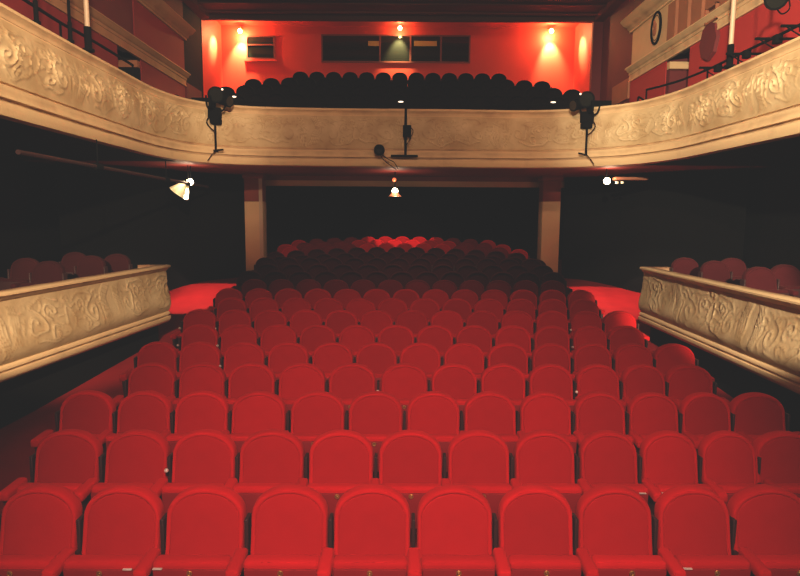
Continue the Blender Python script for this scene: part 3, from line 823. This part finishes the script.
# ------------------------------------------------------------------ balcony tiers and chairs
rowsB = [(15.3, 93, 19, 4.65), (16.3, 84, 19, 4.75), (17.3, 77.5, 17, 4.2), (18.3, 71.5, 13, 3.05)]
wordB = ['front', 'second', 'third', 'rear']
zprev = CZ + 1.2
yprev = 13.3
for r, (D, py, cnt, hw) in enumerate(rowsB):
    top = at_depth(400, py, D); zfl = top.z - BACK_H
    wall('floor_tier_%d' % (r + 1), M['black'], -XW, XW, top.y - .55, (top.y + .45) if r < 3 else YB, CZ + 1.2, zfl)
    for i in range(cnt):
        x = -hw - .1 + 2 * hw * i / (cnt - 1) + (.05 if r % 2 else 0)
        y = top.y + .01 * x
        sgn = place_words(i, cnt).replace('end seat', 'end one')
        dz = -.020 * max(0, abs(x) - 2.8) ** 2 if r < 3 else 0
        cb_ = seat('balcony_chair', SB, (x, y, zfl + dz), 0, f'black domed balcony seat, {sgn}, {wordB[r]} balcony row', 'seat', 'dark seats on the balcony', detail=0, pitch=.54, both=(i == 0))
        cb_.scale.x = 2 * hw / (cnt - 1) / .54
wall('floor_balcony', M['black'], -XW, XW, max(p[1] for p in path) + .18, at_depth(400, 93, 15.3).y - .55, CZ + 1.2, CZ + 1.45)

# ------------------------------------------------------------------ spotlights on the balcony front
def path_at(px):
    best = min(path, key=lambda q: abs((q[0]) / max(.1, (Vector(q) - O).dot(fwd)) * F + 400 - px)); return Vector(best)
def par_can(parent, c, direction, r, L, mat_in):
    d = Vector(direction).normalized(); c = Vector(c)
    bm = bmesh.new(); tube(bm, c - d * L / 2, c + d * L / 2, r * .8, r, seg=16); tube(bm, c - d * (L / 2 + .08), c - d * L / 2, r * .45, r * .8, seg=16)
    tube(bm, c + d * (L / 2 - .02), c + d * (L / 2 + .015), r * 1.12, r * 1.12, seg=16)
    put('lamp_housing', mesh_of('lamp_housing', bm, M['steel'], smooth=True, angle=40), parent)
    bm = bmesh.new(); tube(bm, c + d * (L / 2 + .012), c + d * (L / 2 + .02), r * .9, r * .9, seg=16)
    put('lens', mesh_of('lens', bm, mat_in, smooth=True, angle=40), parent)
def side_spot(px, side, lab):
    p = path_at(px); t = empty('stage_spotlight', (p.x, p.y - .15, ZT), label=lab, cat='spotlight', group='spotlights clamped on the balcony front')
    put('mounting_pole', tube_me('mounting_pole', M['steel'], [((0, -.05, .22), (0, -.05, -1.02), .024)]), t)
    put('foot', tube_me('foot', M['steel'], [((-.05, -.05, -1.0), (.16 * side, -.05, -.98), .02), ((0, -.05, -1.0), (0, .06, -1.0), .018)]), t)
    put('clamp', box_me('clamp', M['steel'], -.10, .10, -.12, .12, -.45, -.33, bev=.02, seg=2), t)
    # a cluster: two lamp bodies, yoke, barn doors
    par_can(t, (.05 * side, -.12, .12), (.3 * side, -.9, -.15), .15, .32, M['glass'])
    par_can(t, (.22 * side, -.08, .02), (.9 * side, -.5, -.2), .11, .26, M['glass'])
    put('yoke', bent_tube('yoke', M['steel'], [(-.16, -.1, .12), (-.15, -.05, -.1), (0, -.05, -.22), (.2, -.05, -.14), (.26, -.08, .1)], .02), t)
    bm = bmesh.new(); rbox(bm, -.02, .02, -.4, -.12, -.16, .06); rbox(bm, -.14, .13, -.1, .02, -.34, -.12, bev=.02)
    put('ballast_box', mesh_of('ballast_box', bm, M['steel']), t)
    put('cable', bent_tube('cable', M['steel'], [(-.1 * side, -.08, -.3), (-.16 * side, -.1, -.42), (-.08 * side, -.08, -.55), (0, -.07, -.6)], .012), t)
    put('rail_plate', box_me('rail_plate', M['steel'], -.16, .16, -.02, .3, .03, .06), t)
    put('pilot_lamp', ball_me('pilot_lamp', M['led'], (.24 * side, -.3, .2), .02), t)
    put('cable_tail', bent_tube('cable_tail', M['steel'], [(0, -.06, -1.0), (-.08 * side, -.1, -1.1), (-.16 * side, -.12, -1.22)], .009), t)
side_spot(216.5, 1, 'black spotlight cluster clamped on the balcony front below the small booth window')
side_spot(583.5, -1, 'black spotlight cluster clamped on the balcony front towards the medallion')
p = path_at(405)
t = empty('lighting_bracket', (p.x, p.y - .14, ZT), label='black T-shaped bracket hanging on the middle of the balcony front', cat='bracket')
put('mounting_pole', tube_me('mounting_pole', M['steel'], [((0, -.03, .12), (0, -.03, -1.02), .028)]), t)
put('cross_bar', tube_me('cross_bar', M['steel'], [((-.32, -.03, -1.03), (.27, -.03, -1.03), .026)]), t)
put('junction_box', box_me('junction_box', M['steel'], -.06, .12, -.12, 0, -.62, -.38, bev=.015, seg=2), t)
put('cable', bent_tube('cable', M['steel'], [(.08, -.08, -.4), (.16, -.1, -.5), (.1, -.08, -.66), (.02, -.06, -.8)], .009), t)
p = path_at(378)
t = empty('round_spotlight', (p.x, p.y - .12, CZ + 1.45), label='small round black lamp with cable below the carved panel of the balcony', cat='lamp')
put('lamp_head', ball_me('lamp_head', M['steel'], (0, -.1, 0), .12), t)
put('lens_ring', tube_me('lens_ring', M['steel'], [((0, -.19, -.02), (0, -.24, -.03), .075)]), t)
put('lens', tube_me('lens', M['glass'], [((0, -.24, -.03), (0, -.245, -.03), .06)]), t)
put('wall_arm', tube_me('wall_arm', M['steel'], [((0, .12, 0), (0, -.06, 0), .025)]), t)
put('cable', bent_tube('cable', M['steel'], [(.02, -.12, -.1), (.1, -.15, -.22), (.25, -.1, -.33), (.38, -.05, -.42)], .01), t)
put('cable', bent_tube('cable', M['steel'], [(.05, -.1, -.1), (.2, -.12, -.2), (.33, -.1, -.27), (.42, -.05, -.42)], .009), t)
for px, py, w in ((400, 102, 'above the T-shaped bracket'), (553, 102.5, 'near the medallion side spotlights'), (232, 97, 'near the small window side spotlights')):
    q = path_at(px); z = at_y(px, py, q.y + .1).z
    t = empty('rail_lamp', (q.x, q.y + .1, z), label=f'tiny pale lamp on the balcony rail {w}', cat='lamp', group='tiny lamps on the balcony rail')
    put('lamp_head', ball_me('lamp_head', M['led'], (0, -.03, 0), .04, sc=(1.5, .7, .4)), t)
    put('stem', tube_me('stem', M['steel'], [((0, 0, -.02), (0, 0, -(z - ZT) - .02), .01)]), t)

# ------------------------------------------------------------------ lamps under the balcony
zs = CZ + 1.12
def flood(px, py, D, lab, side, power, aim, size, shade):
    p = at_depth(px, py, D)
    t = empty('flood_lamp', (p.x, p.y, p.z), label=lab, cat='lamp', group='lamps under the balcony')
    put('bulb', ball_me('bulb', M['bulb_small'], (0, 0, 0), .075), t)
    put('hanger', tube_me('hanger', M['steel'], [((0, .05, .05), (0, .05, zs - p.z), .015)]), t)
    if shade:
        bm = bmesh.new(); tube(bm, (side * .08, 0, -.02), (side * .26, 0, -.26), .07, .24, seg=20, caps=False)
        put('shade', mesh_of('shade', bm, M['reflector'], smooth=True), t)
        ad = add_point('flood_fill', p + Vector((side * .16, -.28, -.02)), 2.6, (1, .85, .45), .05)
    add_spot('flood_light', p + Vector((0, -.05, -.12)), aim, power, (1, .60, .45), size, .12, .05)
    add_point('flood_bulb_light', p + Vector((0, -.15, .03)), 14, (1, .62, .42), .06)
    return p
PL = flood(190, 182, 13.6, 'bright lamp with pale conical shade under the balcony on the small window side', -1, 1050, (-4.8, 14.1, .5), 66, True)
PR = flood(607, 181, 13.6, 'bright lamp under the balcony on the medallion side', 1, 1050, (4.9, 14.0, .5), 66, False)
PC = flood(395, 191, 15.0, 'bright lamp hanging under the middle of the balcony', 1, 560, (0, 18.6, 2.0), 30, False)
bm = bmesh.new(); tube(bm, (0, 0, -.02), (0, 0, -.14), .06, .17, seg=20, caps=False)
e_ = [o for o in bpy.data.objects if o.get('label', '').startswith('bright lamp hanging')][0]
put('shade', mesh_of('shade', bm, M['brown'], smooth=True), e_)
put('red_pilot_lamp', ball_me('red_pilot_lamp', glow('orange_pilot', (1, .2, .08), 1.3), (-.02, .05, .28), .05), e_)
e_ = [o for o in bpy.data.objects if o.get('label', '').startswith('bright lamp under the balcony on the medallion')][0]
put('ceiling_plate', box_me('ceiling_plate', M['brown'], .15, .9, -.1, .1, .02, .09, bev=.02, seg=2), e_)
put('spot_housing', tube_me('spot_housing', M['reflector'], [((.22, -.02, -.06), (.22, -.02, -.01), .035), ((.34, -.02, -.06), (.34, -.02, -.01), .035)]), e_)
# long pipe along the balcony underside
a = at_z(18, 152, CZ + .72); b = at_z(208, 187, CZ + .72)
t = empty('lighting_pipe', ((a.x + b.x) / 2, (a.y + b.y) / 2, CZ + .72), label='long pale pipe hanging under the balcony on the small window side', cat='pipe')
child('pipe', tube_me('pipe', M['standard'], [(a, b, .03)]), t)
for f in (.25, .62, .8):
    q = a.lerp(b, f); child('hanger', tube_me('hanger', M['steel'], [(q, (q.x, q.y, zs), .01)]), t)
    child('pipe_clamp', tube_me('pipe_clamp', M['steel'], [(a.lerp(b, f - .012), a.lerp(b, f + .012), .05)]), t)
# spotlight at the upper right, over the balcony
q = at_depth(775, 6, 8.0)
t = empty('hanging_spotlight', (q.x, q.y, q.z), label='black spotlight hanging above the balcony in front of the red wall', cat='spotlight')
par_can(t, (0, 0, .1), (-.4, -.8, -.3), .13, .26, M['glass'])
put('yoke', bent_tube('yoke', M['steel'], [(-.2, 0, .1), (-.1, .02, .35), (.1, .02, .35), (.2, 0, .1)], .018), t)
put('hanger', tube_me('hanger', M['steel'], [((0, .02, .34), (0, .02, ZC - q.z), .02)]), t)
put('cable', bent_tube('cable', M['steel'], [(.1, .02, .3), (.2, 0, 0), (.1, 0, -.1), (0, 0, 0)], .01), t)

# ------------------------------------------------------------------ stage light
W = bpy.data.worlds.new('world'); sc.world = W; W.use_nodes = True
W.node_tree.nodes['Background'].inputs[0].default_value = (1, .55, .4, 1)
W.node_tree.nodes['Background'].inputs[1].default_value = .012
# towards the seats
add_spot('stage_light_seats', (0, -2.2, 6.4), (0, 4.3, 1.0), 3800, (1, .60, .46), 52, 1, .6)
# towards the balcony sides
add_spot('stage_light_right', (.3, .3, 5.5), (5.0, 8.4, 5.15), 10500, (1, .84, .56), 38, .7, .12)
add_spot('stage_light_left', (-.3, .3, 5.5), (-4.5, 8.4, 5.15), 6600, (1, .75, .46), 38, .7, .12)
add_spot('stage_light_middle', (0, .3, 6.9), (0, 13.2, 4.9), 2700, (1, .62, .37), 42, .8, .12)
# added fill spots that brighten the upper side walls
add_spot('added_fill_upper_right', (-2, 1, 8.0), (6.3, 12.5, 7.2), 3600, (1, .62, .36), 52, .8, .1)
add_spot('added_fill_upper_left', (2, 1, 8.0), (-6.3, 12.5, 7.2), 2000, (1, .6, .38), 50, .8, .1)
# the side boxes
add_spot('stage_light_box_right', (2.6, -.8, 4.3), tuple(RB[1] - RB[2] * 2.2 + Vector((.3, 0, -.3))), 11500, (1, .80, .54), 17, .5, .1)
add_spot('stage_light_box_left', (-2.0, -.8, 4.3), tuple(LB[1] - LB[2] * 2.6 + Vector((-.3, 0, -.3))), 8800, (1, .74, .46), 17, .5, .1)

# ------------------------------------------------------------------ grading: faded blacks as on the print
vs = sc.view_settings
vs.view_transform = 'Standard'; vs.look = 'None'; vs.exposure = 0; vs.gamma = 1
vs.use_curve_mapping = True
cm = vs.curve_mapping
c = cm.curves[3]
c.points[0].location = (0, .0185); c.points[-1].location = (1, .80)
cm.update()
sc.cycles.use_denoising = True
sc.cycles.max_bounces = 5
sc.cycles.use_adaptive_sampling = True
